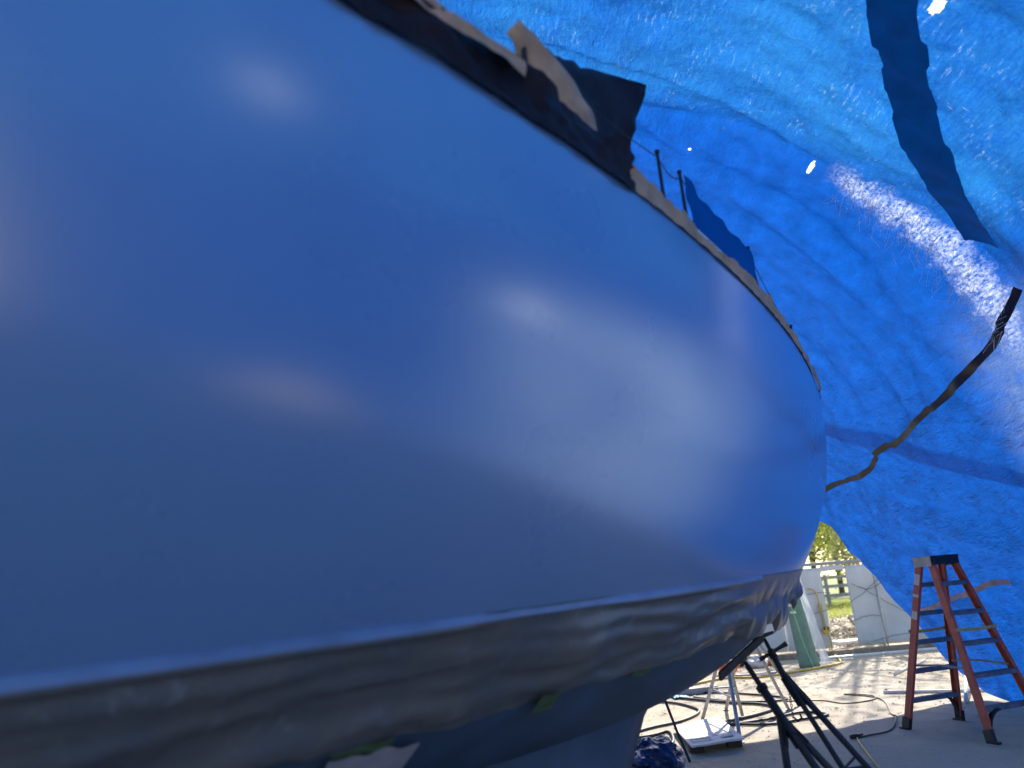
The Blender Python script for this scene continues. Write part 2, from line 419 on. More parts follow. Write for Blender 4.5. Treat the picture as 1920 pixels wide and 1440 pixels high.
for sd_ in (1, -1):
    rb = MB(); rows = []
    for s in SS[:-1]:
        p = hull(s, 1, sd_); inn = NX * (-sd_)
        rows.append([p + inn * .004, p + inn * .012 + Vector((0, 0, .10)), p + inn * .07 + Vector((0, 0, .10)), p + inn * .075 + Vector((0, 0, .01))])
    rb.quadgrid(rows); rb.build('toe_rail', M['deckmat'], boat)
cb = MB()   # low cabin trunk, hidden from here but part of the boat
rows = []
for s in [-.8 + 5.0 * i / 20 for i in range(21)]:
    hw = min(.85, hb(s) - .55) * (1 - .25 * sstep(s, 2.5, 4.2)); zt = ZS + .42 - .15 * sstep(s, 2, 4.2)
    rows.append([AX * s + NX * (MID + a * hw) + Vector((0, 0, z)) for a, z in ((1, ZS + .1), (.92, zt - .05), (.8, zt), (0, zt + .06), (-.8, zt), (-.92, zt - .05), (-1, ZS + .1))])
cb.quadgrid(rows)
for rw in (0, 20): o = rw * 7; cb.f.append(tuple(o + k for k in range(7)))
cb.build('cabin', M['deckmat'], boat, smooth=False)
kb = MB(); rows = []
for z, sf, sa in ((.95, 4.75, -2.9), (.78, 4.52, -2.7), (.62, 4.40, -2.6), (.49, 4.30, -2.5), (.25, 4.17, -2.4), (.01, 4.02, -2.3)):
    rr = []
    for k in range(25):
        x = k / 24; th = .17 * min(1, (max(0, 1 - x) * 9) ** .5) * min(1, (x * 3) ** .7)
        rr.append(AX * lerp(sa, sf, x) + NX * (MID + th) + Vector((0, 0, z)))
    for k in range(23, 0, -1):
        x = k / 24; th = .17 * min(1, (max(0, 1 - x) * 9) ** .5) * min(1, (x * 3) ** .7)
        rr.append(AX * lerp(sa, sf, x) + NX * (MID - th) + Vector((0, 0, z)))
    rr.append(rr[0]); rows.append(rr)
kb.quadgrid(rows); kb.build('keel', M['bottom'], boat, smooth=True)
def stanchion(s, h, lean=0.0, r_=.013):
    p = hull(s, 1) - NX * .05 + Vector((0, 0, .10)); b = MB()
    top = p + Vector((0, 0, h)) + AX * lean
    b.tube([p, p.lerp(top, .5), top], [r_, r_ * .95, r_ * .85], 10); b.tube([p, p + Vector((0, 0, .03))], r_ * 2.2, 10)
    b.tube([top + Vector((0, 0, -.004)), top + Vector((0, 0, .012))], r_ * 1.3, 10)
    b.build('stanchion', M['blackmetal'], boat, smooth=False)
    return top
tops = [stanchion(1.95, .36), stanchion(3.08, .33, .0, .010), stanchion(3.36, .34, .0, .010), stanchion(4.68, .36, -.06), stanchion(5.9, .16)]
lf = MB()
for a, b_ in zip(tops[:-1], tops[1:]):
    lf.tube([a.lerp(b_, k / 6) + Vector((0, 0, -.03 - .05 * math.sin(math.pi * k / 6))) for k in range(7)], .003, 6)
lf.build('lifeline', M['blackmetal'], boat)

# ---- masking plastic below the waterline
TB_S = [-1.0, .5, .87, 1.15, 1.46, 1.75, 1.91, 2.19, 2.56, 2.83, 3.29, 3.7, 3.99, 4.3, 4.7, 5.07, 5.5, 5.9, 6.5]
TB_T = [.14, .145, .150, .158, .160, .152, .150, .150, .160, .176, .180, .176, .184, .170, .150, .136, .11, .09, .06]
def tbot(s): return interp(s, TB_S, TB_T) + .010 * nz(s * 3.1, 4.) + .006 * nz(s * 11., 9.)
fm = MB(); rows = []; NS = 420; NW = 46
for i in range(NS + 1):
    s = -1.0 + 7.45 * i / NS; row = []
    t0 = twl(s) + .006; t1 = min(t0 - .02, tbot(s)); bow = sstep(s, 3.9, 5.0)
    lip = (1 - sstep(s, 1.75, 2.15)) + .8 * sstep(s, 2.6, 3.0) * (1 - sstep(s, 3.9, 4.3))
    for j in range(NW + 1):
        wv = j / NW; t = lerp(t0, t1, wv); p = hull(s, max(.004, t)); nn = hnorm(s, max(.02, t))
        lenf = nz(s * .9 + wv * 1.2, wv * 3.4 + s * .3, 1.7) * .040 + nz(s * 2.2 - wv * 2, wv * 7, 4.) * .014 + nz(s * 6 + wv * 4, wv * 9, 6.) * .005
        ple = abs(nz(s * 3.4 - wv * .7, wv * .9, 3.)) * .075 + .016 * nz(s * 8 + wv * 1.5, wv * 2.5, 2)
        off = .004 + lip * .026 * math.exp(-((wv - .055) / .045) ** 2) + (1 - bow) * max(-.002, lenf + .020) * sstep(wv, .06, .3)
        off += bow * ple * sstep(wv, .05, .65)
        # sagging pocket
        off += .05 * math.exp(-((s - 2.62) / .22) ** 2 - ((wv - .55) / .3) ** 2)
        pt = p + nn * off
        if bow > 0:        # toward the bow the sheet hangs free in steps instead of wrapping under
            hang = bow * sstep(wv, .35, 1.0); st_ = -.06 + .06 * sstep(s, 4.55, 4.57) - .05 * sstep(s, 4.95, 4.97) + .07 * sstep(s, 5.25, 5.27) - .09 * sstep(s, 5.62, 5.64) + .05 * sstep(s, 5.9, 5.92) + .012 * nz(s * 9, 4.)
            pt = pt + (NX * .10 + Vector((0, 0, -st_))) * hang
        row.append(pt)
    rows.append(row)
fm.quadgrid(rows)
film_o = fm.build('masking_sheet', M['film'], None, smooth=True, loc=tuple(hull(2, .2)))
tag(film_o, 'dark brown plastic masking sheet taped along the waterline of the boat', 'masking sheet')
def tape_lip(s0, s1, n_=120):
    b = MB(); rows = []
    for i in range(n_ + 1):
        s = lerp(s0, s1, i / n_); e = .35 + .65 * ((1 - sstep(s, 1.5, 2.1)) + sstep(s, 2.6, 3.1) * (1 - sstep(s, 3.8, 4.5))); t = twl(s) + .008; nn = hnorm(s, t); w_ = (.004 + .016 * e + .005 * nz(s * 3, 8.))
        p = hull(s, t); rows.append([p + nn * .001 + Vector((0, 0, .004)), p + nn * (w_ * .5) + Vector((0, 0, -.002)), p + nn * w_ + Vector((0, 0, -.012)), p + nn * (w_ * .8) + Vector((0, 0, -.022))])
    b.quadgrid(rows); b.build('tape_lip', M['tapelip'], film_o, smooth=True)['label'] = 'pale curled edge of the masking tape'
tape_lip(-1.0, 4.6, 200)
def hull_patch(parent, name, mat, s0, s1, ta, tb_, off, wob=.0, n_=10, seed=0, label=None):
    b = MB(); rows = []
    for i in range(n_ + 1):
        s = lerp(s0, s1, i / n_); rw = []
        for j in range(n_ + 1):
            k = j / n_; t = lerp(ta(s) if callable(ta) else ta, tb_(s) if callable(tb_) else tb_, k)
            t += wob * nz(s * 9, k * 3, seed) * (1 if j in (0, n_) else 0)
            rw.append(hull(s, max(.003, t)) + hnorm(s, max(.02, t)) * (off + .006 * nz(s * 14, k * 4, seed + 5)))
        rows.append(rw)
    b.quadgrid(rows)
    if parent is None: o = b.build(name, mat, None, smooth=True, loc=tuple(hull((s0 + s1) / 2, .2)))
    else: o = b.build(name, mat, parent, smooth=True)
    if label: o['label'] = label
    return o
hull_patch(film_o, 'tape_piece', M['tapegreen'], 2.50, 2.63, lambda s: tbot(s) + .012, lambda s: tbot(s) - .018, .035, .01, seed=1, label='green tape scrap')
hull_patch(film_o, 'tape_piece', M['tapegreen'], 3.22, 3.40, lambda s: tbot(s) + .006, lambda s: tbot(s) - .016, .03, .008, seed=2, label='green tape scrap')
hull_patch(film_o, 'tape_piece', M['tapegreen'], 1.50, 1.75, lambda s: tbot(s) + .004, lambda s: tbot(s) - .008, .03, .004, seed=3, label='green tape scrap')
hull_patch(film_o, 'tape_edge', M['tapegreen'], 1.95, 2.75, lambda s: twl(s) + .010, lambda s: twl(s) + .0055, .0015, .0, 16, seed=4, label='thin green line of tape edge')
pf = hull_patch(None, 'paper_scrap', M['paper_pale'], 1.52, 1.92, lambda s: tbot(s) - .016, lambda s: tbot(s) - .062 - .02 * (1.92 - s), .018, .01, 14, seed=6)
tag(pf, 'pale mauve paper scrap with a dark hole stuck under the masking sheet', 'paper scrap')
hc = MB(); hp = hull(1.74, .108); hn = hnorm(1.74, .108)
ax_ = AX - hn * AX.dot(hn); ax_.normalize(); ay_ = hn.cross(ax_); rows = []
for i in range(4):
    rr_, hh = ((.026, .026), (.028, .034), (.018, .034), (.014, .026))[i]
    rows.append([hp + hn * hh + ax_ * rr_ * math.cos(a * math.pi / 8) + ay_ * rr_ * .8 * math.sin(a * math.pi / 8) for a in range(17)])
hc.quadgrid(rows); o0 = len(hc.v); hc.v.append(tuple(hp + hn * .026))
for a in range(16): hc.f.append((o0, 3 * 17 + a, 3 * 17 + a + 1))
hc.build('drain_hole', M['black'], pf, smooth=True)

# ---- masking along the rail
def rail_strip(name, mat, s0, s1, h0, h1, out, label, cat, seed=0, n_=160, crumple=.02, group=None, lean=.02, ragged=.02):
    b = MB(); rows = []; nj = 10
    for i in range(n_ + 1):
        s = lerp(s0, s1, i / n_); rw = []
        lo = (h0(s) if callable(h0) else h0); hi = (h1(s) if callable(h1) else h1) + ragged * nz(s * 5, seed) + ragged * .5 * nz(s * 17, seed + 3)
        for j in range(nj + 1):
            k = j / nj; h = lerp(lo, max(hi, lo + .01), k)
            p = hull(s, min(1, 1 + h / (ZS - zk(s)))) if h < 0 else hull(s, 1) + Vector((0, 0, h))
            o_ = (out(s) if callable(out) else out) + crumple * fbm(s * 3.2, h * 9, seed + 1.) * sstep(h, -.01, .05) + .3 * crumple * nz(s * 12, h * 22, seed)
            rw.append(p + NX * (max(.004, o_) - lean * max(0, h)))
        rows.append(rw)
    b.quadgrid(rows); o = b.build(name, mat, None, smooth=True, loc=tuple(hull((s0 + s1) / 2, 1)))
    return tag(o, label, cat, group)
rail_strip('plastic_cover', M['darkfilm'], -.5, 2.62, lambda s: -.025 - .015 * nz(s * 4, 2.), lambda s: .20 - .03 * sstep(s, 1.2, 2.0), .022,
           'dark plastic sheet wrapped over the boat rail', 'plastic sheet', 3, crumple=.05)
rail_strip('masking_paper', M['paper'], .9, 1.80, lambda s: .145 - .03 * s, lambda s: .185 - .02 * s, .062, 'narrow brown paper edge along the top of the dark plastic rail cover', 'masking paper', 8, crumple=.02, ragged=.008)
lo_ = spline([(.07, 2.43, 3.72), (.14, 2.53, 3.64), (.245, 2.675, 3.47), (.32, 2.795, 3.40), (.37, 2.84, 3.385)], 8)
hi_ = spline([(.12, 2.45, 3.80), (.27, 2.615, 3.75), (.385, 2.755, 3.65), (.445, 2.855, 3.58), (.43, 2.875, 3.43)], 8)
b = MB(); b.quadgrid([[a.lerp(c_, k / 10) + NX * (.02 + .03 * math.sin(math.pi * k / 10) + .018 * nz(i * .25, k * .35)) for k in range(11)] for i, (a, c_) in enumerate(zip(lo_, hi_))])
tag(b.build('masking_paper', M['paper'], None, smooth=True, solid=.002, loc=(.25, 2.6, 3.6)), 'crumpled brown paper peeling over the dark plastic rail cover', 'masking paper')
rail_strip('masking_paper', M['paper'], 2.60, 7.6, -.012, lambda s: .085 + .03 * math.sin(s * 3.1) * (1 - sstep(s, 5, 6)) + .05 * math.exp(-((s - 3.2) / .1) ** 2), .012,
           'long torn strip of brown paper along the bow rail', 'masking paper', 21, 260, .03, ragged=.035)
# stiff dark fold of plastic sticking out past the rail
fb = MB()
E0 = spline([(.02, 2.45, 3.72), (.22, 2.66, 3.62), (.40, 2.88, 3.54), (.54, 3.05, 3.47), (.62, 3.20, 3.44)], 6)
E1 = spline([(.05, 2.62, 3.80), (.28, 2.80, 3.86), (.42, 2.97, 3.96), (.58, 3.12, 3.92), (.64, 3.24, 3.66)], 6)
def lin(P_, k=6): return [Vector(P_[i]).lerp(Vector(P_[i + 1]), j / k) for i in range(len(P_) - 1) for j in range(k)] + [Vector(P_[-1])]
E2 = lin([(.08, 2.80, 3.86), (.30, 2.92, 4.02), (.50, 3.08, 4.055), (.82, 3.31, 4.11), (.68, 3.27, 3.70)], 6)
rows = []
for k in range(9):
    t = k / 8
    rows.append([(a * (1 - t) ** 2 + b * 2 * t * (1 - t) + c * t * t) + Vector((.03, -.02, 0)) * nz(i * .5, t * 3) for i, (a, b, c) in enumerate(zip(E0, E1, E2))])
fb.quadgrid(rows)
tag(fb.build('plastic_flap', M['darkfilm'], None, smooth=True, solid=.004, loc=(.4, 2.9, 3.5)), 'stiff black plastic flap jutting out over the rail to a point', 'plastic flap')
# pale rag and looped hose by the rail
cl = MB(); rows = []
for i in range(15):
    rows.append([hull(1.55 + .30 * i / 14, 1) + Vector((0, 0, .20 + .11 * j / 8 + .02 * nz(i * .4, j * .4))) + NX * (.01 * nz(i * .7, j * .5, 4) - .06) for j in range(9)])
cl.quadgrid(rows); tag(cl.build('rag', M['paper_pale'], None, smooth=True, loc=tuple(hull(1.7, 1) + Vector((0, 0, .2)))), 'pale rag hanging over the boat rail behind the brown paper', 'rag')
lp = MB(); lp.tube(spline([hull(1.98, 1) + Vector((0, 0, .1)) - NX * .1, hull(2.0, 1) + Vector((0, 0, .4)) - NX * .08, hull(2.14, 1) + Vector((0, 0, .47)) - NX * .06, hull(2.26, 1) + Vector((0, 0, .34)) - NX * .06, hull(2.32, 1) + Vector((0, 0, .1)) - NX * .08]), .013)
tag(lp.build('looped_hose', M['hose'], None, smooth=True, loc=tuple(hull(2.1, 1))), 'dark hose looped over the rail beside the black flap', 'hose')
# blue sheet hung on the lifeline
bs = MB(); rows = []
A_, B_ = tops[2], tops[3]
for i in range(31):
    k = i / 30; p = A_.lerp(B_, k); top = p + Vector((0, 0, -.02 - .03 * math.sin(3.14 * k)))
    rows.append([top.lerp(Vector((top.x, top.y, ZS + .08)), j / 10) + NX * (.02 + .025 * nz(k * 7, j * .2)) + AX * .02 * nz(k * 5, j * .3, 3) for j in range(11)])
bs.quadgrid(rows); bs.uv = [(0, 0)] * len(bs.v)
tag(bs.build('blue_sheet', M['tarp_plain'], None, smooth=True, loc=tuple(A_)), 'small blue sheet hung between two rail posts of the boat', 'sheet')

# ------------------------------------------------------------------ tarp shelter
PROF = [(0, 0), (-.42, 1.25), (-.85, 2.4), (-1.4, 3.5), (-2.2, 4.55), (-3.6, 5.45), (-5.2, 5.95), (-7, 6.1), (-9, 5.7), (-11, 4.4), (-12.3, 2.4), (-13, 0)]
PD = [Vector((p.x, p.y)) for p in spline([(a, b, 0) for a, b in PROF], 40)]
ARC = [0.]
for a, b in zip(PD[:-1], PD[1:]): ARC.append(ARC[-1] + (b - a).length)
def prof(v):
    v = min(ARC[-1] - 1e-4, max(0, v)); lo, hi = 0, len(ARC) - 1
    while hi - lo > 1:
        md = (lo + hi) // 2
        if ARC[md] <= v: lo = md
        else: hi = md
    t = (v - ARC[lo]) / (ARC[hi] - ARC[lo]); p = PD[lo].lerp(PD[hi], t); d = (PD[hi] - PD[lo]).normalized()
    return p, Vector((d.y, -d.x))            # outward normal in the section plane
def fold(u_, v):
    d = 0.
    for hu, a in ((5.93, .24), (1.2, .16), (-2.4, .12), (10.6, .05)):   # hoops carry the sheet, it sags between them
        d += a * math.exp(-abs(u_ - hu) / .55) * sstep(v, 2.5, 4.2)
    d += .06 * math.exp(-abs(u_ - (6.35 + .18 * (7.1 - v))) / .25) * sstep(v, 4.6, 5.4) * (1 - sstep(v, 7.4, 8.5))
    uc = interp(v, [5.2, 5.74, 6.54, 7.66, 8.3], [6.0, 5.93, 5.69, 5.27, 5.1]); d -= .055 * math.exp(-abs(u_ - uc) / .10) * sstep(v, 5.2, 5.8) * (1 - sstep(v, 8.4, 9.2))
    uc = interp(v, [4.6, 5.19, 6.17, 7.09, 7.6], [7.2, 7.06, 6.83, 6.29, 6.0]); d -= .045 * math.exp(-abs(u_ - uc) / .09) * sstep(v, 4.5, 5.0) * (1 - sstep(v, 7.6, 8.4))
    dg = v - .41 * u_                                                  # pulls that run down to the pegs
    low = (1 - sstep(v, 3.0, 4.4)) * (.3 + .7 * sstep(hemy(v) - u_, 0, 1.0))
    d += low * (.085 * nz(dg * 2.2, u_ * .22, 1.) + .045 * nz(dg * 6.5, u_ * .3, 2.) + .012 * nz(dg * 17, u_ * 1.1, 3.))
    d += -.05 * low * sstep(dg, -.62, -.50) * (1 - sstep(dg, -.42, -.10))
    d += .07 * fbm(u_ * .9, v * .8, 5.) + .011 * fbm(u_ * 6, v * 6, 7., 3)
    d += .05 * (1 - low) * nz(u_ * 3.6 + v * .8, v * .35, 8.)
    d += .03 * math.sin(3.2 * (v + .35 * u_)) * (1 - low) * sstep(u_, 4, 6)
    # puckers near the pegged hem
    hem = 1 - sstep(hemy(v) - u_, 0, 1.4); d += hem * (.035 * nz((hemy(v) - u_) * 3.2, v * .35, 12.) + .014 * nz((hemy(v) - u_) * 9, v * .6, 15.)) * (1 - sstep(v, 3, 4.5))
    d += (1 - sstep(v, 0, .7)) * .05 * nz(u_ * 2.3, 13.)
    return d * sstep(v, -.25, .35)
HV = [0, .07, .25, .42, .77, 1.06, 1.61, 2.04, 2.46, 3.3, 5.0, 7.0, 10, 14, 20]
HY = [9.45, 9.86, 10.11, 10.36, 10.60, 10.78, 11.08, 11.43, 11.63, 12.2, 13.7, 14.2, 14.4, 13.5, 11.0]
def hemy(v): return interp(v, HV, HY)
def tarp_pt(u_, v, off=0., smooth_only=False):
    p, nrm = prof(v); x0 = 5.5 + min(12, max(-3, 9.4 - u_)) * .03; d = off + (0 if smooth_only else fold(u_, v))
    return Vector((x0 + p.x + nrm.x * d, u_, max(.012, p.y + nrm.y * d)))
tarp = thing('tarp_shelter', (5.5, 5, 0), 'big worn blue tarpaulin draped as a tent over the boat and yard', 'tarp')
tm = MB(); tm.uv = []
VS = [ARC[-1] * .0 + 9.5 * (i / 230) for i in range(231)] + [9.5 + (ARC[-1] - .02 - 9.5) * (i / 60) for i in range(1, 61)]
NU = 400
rows = []
for v in VS:
    y1 = hemy(v) + .02 * nz(v * 6, 30.); rw = []
    for i in range(NU + 1):
        k = i / NU; k = .22 * (k / .2) if k < .2 else .22 + .78 * ((k - .2) / .8)
        u_ = lerp(-3.5, y1, k)
        # hem raised beside the camera, unseen, added for a warm streak reflected in hull
        lift = .55 * math.exp(-((u_ - .55) / .6) ** 2) * (1 - min(1, v / 4.0)); vv = v + lift
        rw.append(tarp_pt(u_, vv)); tm.uv.append((u_, vv))
    rows.append(rw)
tm.quadgrid(rows)
tarp_sheet = tm.build('sheet', M['tarp'], tarp, smooth=True)
def tarp_strip(name, mat, path, width, off, label=None, jag=.0, seed=0, n_=70, solid=0, taper=None):
    P_ = spline([(a, b, 0) for a, b in path], max(4, n_ // len(path))); b = MB(); rows = []; b.uv = []
    for i, p in enumerate(P_):
        q = P_[min(i + 1, len(P_) - 1)] - P_[max(i - 1, 0)]; q.normalize(); sx = Vector((-q.y, q.x, 0)); rw = []
        k = i / (len(P_) - 1); wd = width * (taper(k) if taper else 1)
        st = jag * (math.floor(4 * nz(math.floor(k * 11) * .7 + .35, seed)) / 2)
        for j in range(7):
            a = (j / 6 - .5) * wd + st; c = p + sx * a; rw.append(tarp_pt(c.x, c.y, off)); b.uv.append((c.x, c.y))
        rows.append(rw)
    b.quadgrid(rows); o = b.build(name, mat, tarp, smooth=True, solid=solid)
    if label: o['label'] = label
    return o
tarp_strip('strap', M['bluestrap'], [(3.2, 6.55), (4.01, 6.09), (4.44, 5.81), (4.71, 5.60), (5.09, 5.23), (5.41, 4.92), (5.84, 4.42)], .30, -.014, 'wide dark strap running down the bleached part of the tarp', .022, 2,  # dark blue strip stands in for a shadow seen through the sheet
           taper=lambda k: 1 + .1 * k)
tarp_strip('seam_tape', M['darktape'], [(5.94, 3.95), (6.39, 3.70), (7.08, 3.53), (7.71, 3.40), (8.46, 3.24), (9.06, 3.17), (9.71, 3.0), (10.7, 3.0), (11.3, 2.95)], .10, -.012, 'narrow dark tape snaking along the inside of the tarp', .02, 5, 110,  # narrow dark strip just inside the sheet
           taper=lambda k: .8 + .5 * abs(nz(k * 6, 3.)) - .25 * k)
tarp_strip('cloth_tape', M['mauve'], [(8.2, 1.46), (8.5, 1.46), (8.8, 1.40), (9.3, 1.30), (9.83, 1.20), (10.5, 1.07)], .06, -.012, 'greyish mauve tape on the tarp behind the ladder', .008, 9)
# frayed threads of the worn band
fr = MB(); rg = random.Random(11)
for i in range(330):
    v = rg.uniform(3.7, 5.6); u_ = 6.76 - .14 * v + rg.gauss(.05, .10); p = tarp_pt(u_, v, -.012); L_ = rg.uniform(.04, .16)
    q = tarp_pt(u_ + rg.uniform(.0, .12), v - rg.uniform(-.03, .1), -.012 - rg.uniform(.0, .05)); d = (q - p)
    if d.length < 1e-3: continue
    d = d.normalized() * L_; mid_ = p + d * .5 + Vector((rg.uniform(-.015, .015), rg.uniform(-.015, .015), -.01))
    fr.tube([p, mid_, p + d + Vector((0, 0, -.02))], .0016, 3)
M['thread'] = simple('white_thread', (.75, .76, .8), .7, 0, .1)
tag(fr.build('frayed_threads', M['thread'], tarp), kind='stuff')
# ------------------------------------------------------------------ step ladder
LC = Vector((4.30, 8.15, 0)); PH = R(19)
lw = Vector((math.cos(PH), math.sin(PH), 0)); ld = Vector((math.sin(PH), -math.cos(PH), 0)); LH = 1.66
ladder = thing('step_ladder', tuple(LC), 'orange fibreglass step ladder standing open beside the blue tarp', 'ladder')
def lpos(side, face, z):
    k = z / LH; hw = lerp(.365, .16, k); hd = lerp(.50, .07, k); return LC + lw * (side * hw) + ld * (face * hd) + Vector((0, 0, z))
for face in (-1, 1):
    for side in (-1, 1):
        b = MB(); a0, a1 = lpos(side, face, .06), lpos(side, face, LH - .02); dd = (a1 - a0).normalized()
        b.bar(a0, a1, .012, .078, lw)                                  # web of the channel
        for e in (-1, 1):
            off = (ld - dd * ld.dot(dd)).normalized() * (e * .034) - lw * (side * .014)
            b.bar(a0 + off, a1 + off, .032, .008, lw)
        rail = b.build('rail', M['fibre'], ladder, bevel=.002)
        f0 = lpos(side, face, .0); b = MB(); b.bar(f0 + Vector((0, 0, .001)), f0.lerp(a0, 1.9), .045, .094, lw)
        b.bar(f0 + Vector((0, 0, .0015)) + ld * (face * .02), f0 + Vector((0, 0, .022)) + ld * (face * .02), .055, .12, lw)
        sub(rail, b, 'foot', M['black'], bevel=.006)
        if side == -1 and face == -1:
            for z0, z1 in ((1.42, 1.53), (1.30, 1.33), (1.08, 1.16)):
                p0, p1 = lpos(side, face, z0), lpos(side, face, z1); b = MB()
                b.bar(p0 - lw * .0072, p1 - lw * .0072, .002, .066, lw); sub(rail, b, 'sticker', M['sticker'])
    for i in range(5):
        z = .29 + .285 * i; hw = lerp(.365, .16, z / LH) - .008; hd = lerp(.50, .07, z / LH) * face
        c = LC + ld * hd + Vector((0, 0, z)); b = MB()
        b.bar(c - lw * hw, c + lw * hw, .008, .085, Vector((0, 0, 1)))
        b.bar(c - lw * hw + ld * .040 - Vector((0, 0, .018)), c + lw * hw + ld * .040 - Vector((0, 0, .018)), .034, .005, Vector((0, 0, 1)))
        b.bar(c - lw * hw - ld * .040 - Vector((0, 0, .018)), c + lw * hw - ld * .040 - Vector((0, 0, .018)), .034, .005, Vector((0, 0, 1)))
        for q in range(5):
            o_ = ld * (-.03 + .015 * q) + Vector((0, 0, .006)); b.bar(c - lw * (hw - .01) + o_, c + lw * (hw - .01) + o_, .004, .006, Vector((0, 0, 1)))
        step = b.build('step', M['alu'], ladder)
        if i == 0:
            for side in (-1, 1):
                b = MB(); pth = []
                for k in range(9):
                    a = math.pi / 2 * k / 8
                    pth.append(lpos(side, face, .08) - lw * (side * (.02 + .16 * (1 - math.cos(a)))) + Vector((0, 0, .19 * math.sin(a))))
                pth = [p - ld * (ld.dot(p - LC) - hd) if False else p for p in pth]
                for p, q in zip(pth[:-1], pth[1:]): b.bar(p, q + (q - p) * .15, .05, .016, ld)
                sub(step, b, 'gusset', M['black'])
b = MB()
cz = LH + .0
rot = Matrix((lw, ld, Vector((0, 0, 1)))).transposed()
b.box(LC + Vector((0, 0, cz + .022)), (.185, .120, .020), rot)
b.box(LC + Vector((0, 0, cz - .022)) + ld * .118, (.175, .006, .028), rot); b.box(LC + Vector((0, 0, cz - .022)) - ld * .118, (.175, .006, .028), rot)
cap = b.build('top_cap', M['black'], ladder, bevel=.006)
b = MB(); b.box(LC + Vector((0, 0, cz - .012)) - lw * .191, (.006, .112, .052), rot)
sub(cap, b, 'end_bracket', M['galv'], bevel=.003)
b = MB(); b.box(LC + Vector((0, 0, cz - .012)) + lw * .191, (.006, .112, .052), rot); sub(cap, b, 'end_bracket', M['galv'], bevel=.003)
for side in (-1, 1):
    b = MB(); z = .62; a0 = lpos(side, -1, z); a1 = lpos(side, 1, z); mid_ = (a0 + a1) / 2 + Vector((0, 0, .02))
    b.bar(a0 - lw * side * .025, mid_ - lw * side * .025, .02, .004, Vector((0, 0, 1))); b.bar(mid_ - lw * side * .03, a1 - lw * side * .03, .02, .004, Vector((0, 0, 1)))
    b.build('spreader', M['alu'], ladder)
for face in (-1, 1):
    z = .98 if face == 1 else .96; b = MB()
    a0 = lpos(-1, face, z) - lw * .02; a1 = lpos(1, face, z) + lw * .02; pth = [a0.lerp(a1, k / 8) + ld * (face * .048) + Vector((0, 0, -.012 * math.sin(math.pi * k / 8))) for k in range(9)]
    for p, q in zip(pth[:-1], pth[1:]): b.bar(p, q + (q - p) * .05, .030, .004, Vector((0, 0, 1)))
    b.build('webbing_strap', M['strap'], ladder)

# ------------------------------------------------------------------ jack stands
def jack_stand(label, top, knee, feet, mat, group=None, handle=None, chain=False, pad=None, rad=.03, name='jack_stand', low=None):
    base = sum((Vector(f) for f in feet), Vector()) / len(feet); base.z = 0
    st = thing(name, tuple(base), label, 'jack stand', group)
    top = Vector(top); knee = Vector(knee); d = (knee - top).normalized()
    b = MB(); b.tube([top, top + d * (knee - top).length * .55], rad * .55, 10)
    for i in range(10): p = top + d * (.03 + .016 * i); b.tube([p, p + d * .006], rad * .66, 10)
    b.build('screw', mat, st, smooth=False)
    bp = top + d * (knee - top).length * .42
    b = MB(); b.tube([bp, knee + d * .10], rad, 12); b.tube([bp, bp + d * .03], rad * 1.35, 8); b.build('post', mat, st, smooth=False)
    if handle:
        h = Vector(handle); c = bp - d * .01; b = MB()
        b.tube([c - h * .8, c - h * .2, c, c + h * .6, c + h], [rad * .75, rad * .5, rad * .55, rad * .6, rad * .9], 8)
        b.tube([c - d * .02, c + d * .02], rad * 1.2, 8); b.build('handle', mat, st)
    for i, f in enumerate(feet):
        f = Vector(f); a = knee - d * (.05 if i else .0) ; b = MB()
        m_ = a.lerp(f, .22) ; b.tube([a, m_, f + Vector((0, 0, .012))], rad * .8, 10)
        leg = b.build('leg', mat, st, smooth=False)
        b = MB(); b.tube([f + Vector((0, 0, .001)), f + Vector((0, 0, .012))], rad * 1.6, 10); sub(leg, b, 'foot_plate', mat)
    mids = [Vector(f).lerp(knee, .42) for f in feet]
    for p, q in ((0, 1), (1, 2), (2, 0)):
        b = MB(); b.tube([mids[p], mids[q]], rad * .42, 8); b.build('brace', mat, st)
    # gusset plates under the knee
    b = MB()
    for f in feet:
        a = knee + d * .02; e = knee.lerp(Vector(f), .2); b.bar(a, e, .07, .006, (Vector(f) - knee).cross(d))
    b.build('gusset', mat, st)
    if chain:
        b = MB(); c0 = Vector(chain[0]); c1 = Vector(chain[1])
        for k in range(14):
            p = c0.lerp(c1, k / 14); q = c0.lerp(c1, (k + 1.25) / 14); s_ = Vector((1, 0, 0)) if k % 2 else Vector((0, 1, 0))
            b.bar(p + s_ * .006, q + s_ * .006, .004, .004); b.bar(p - s_ * .006, q - s_ * .006, .004, .004)
        b.tube([c1, c1 + Vector((.03, 0, -.03)), c1 + Vector((.06, 0, -.01)), c1 + Vector((.05, 0, .02))], .008, 6)
        b.build('chain', mat, st)
    if pad:
        p0, p1, wd, nrm = pad; b = MB(); b.bar(p0, p1, wd, .022, Vector(nrm)); b.build('pad', M['ply'], st, bevel=.003)
    return st
jack_stand('black steel jack stand with crossed screw handle under the bow', (1.75, 6.0, 1.17), (1.80, 5.84, .92),
           [(2.30, 5.05, 0), (2.02, 5.00, 0), (2.42, 5.60, 0)], M['blackmetal'], 'jack stands under the boat', handle=(.12, 0, .055),
           chain=((1.81, 5.80, .88), (1.78, 5.72, .66)), pad=((1.68, 5.96, 1.185), (1.80, 6.02, 1.20), .11, AX), rad=.023)
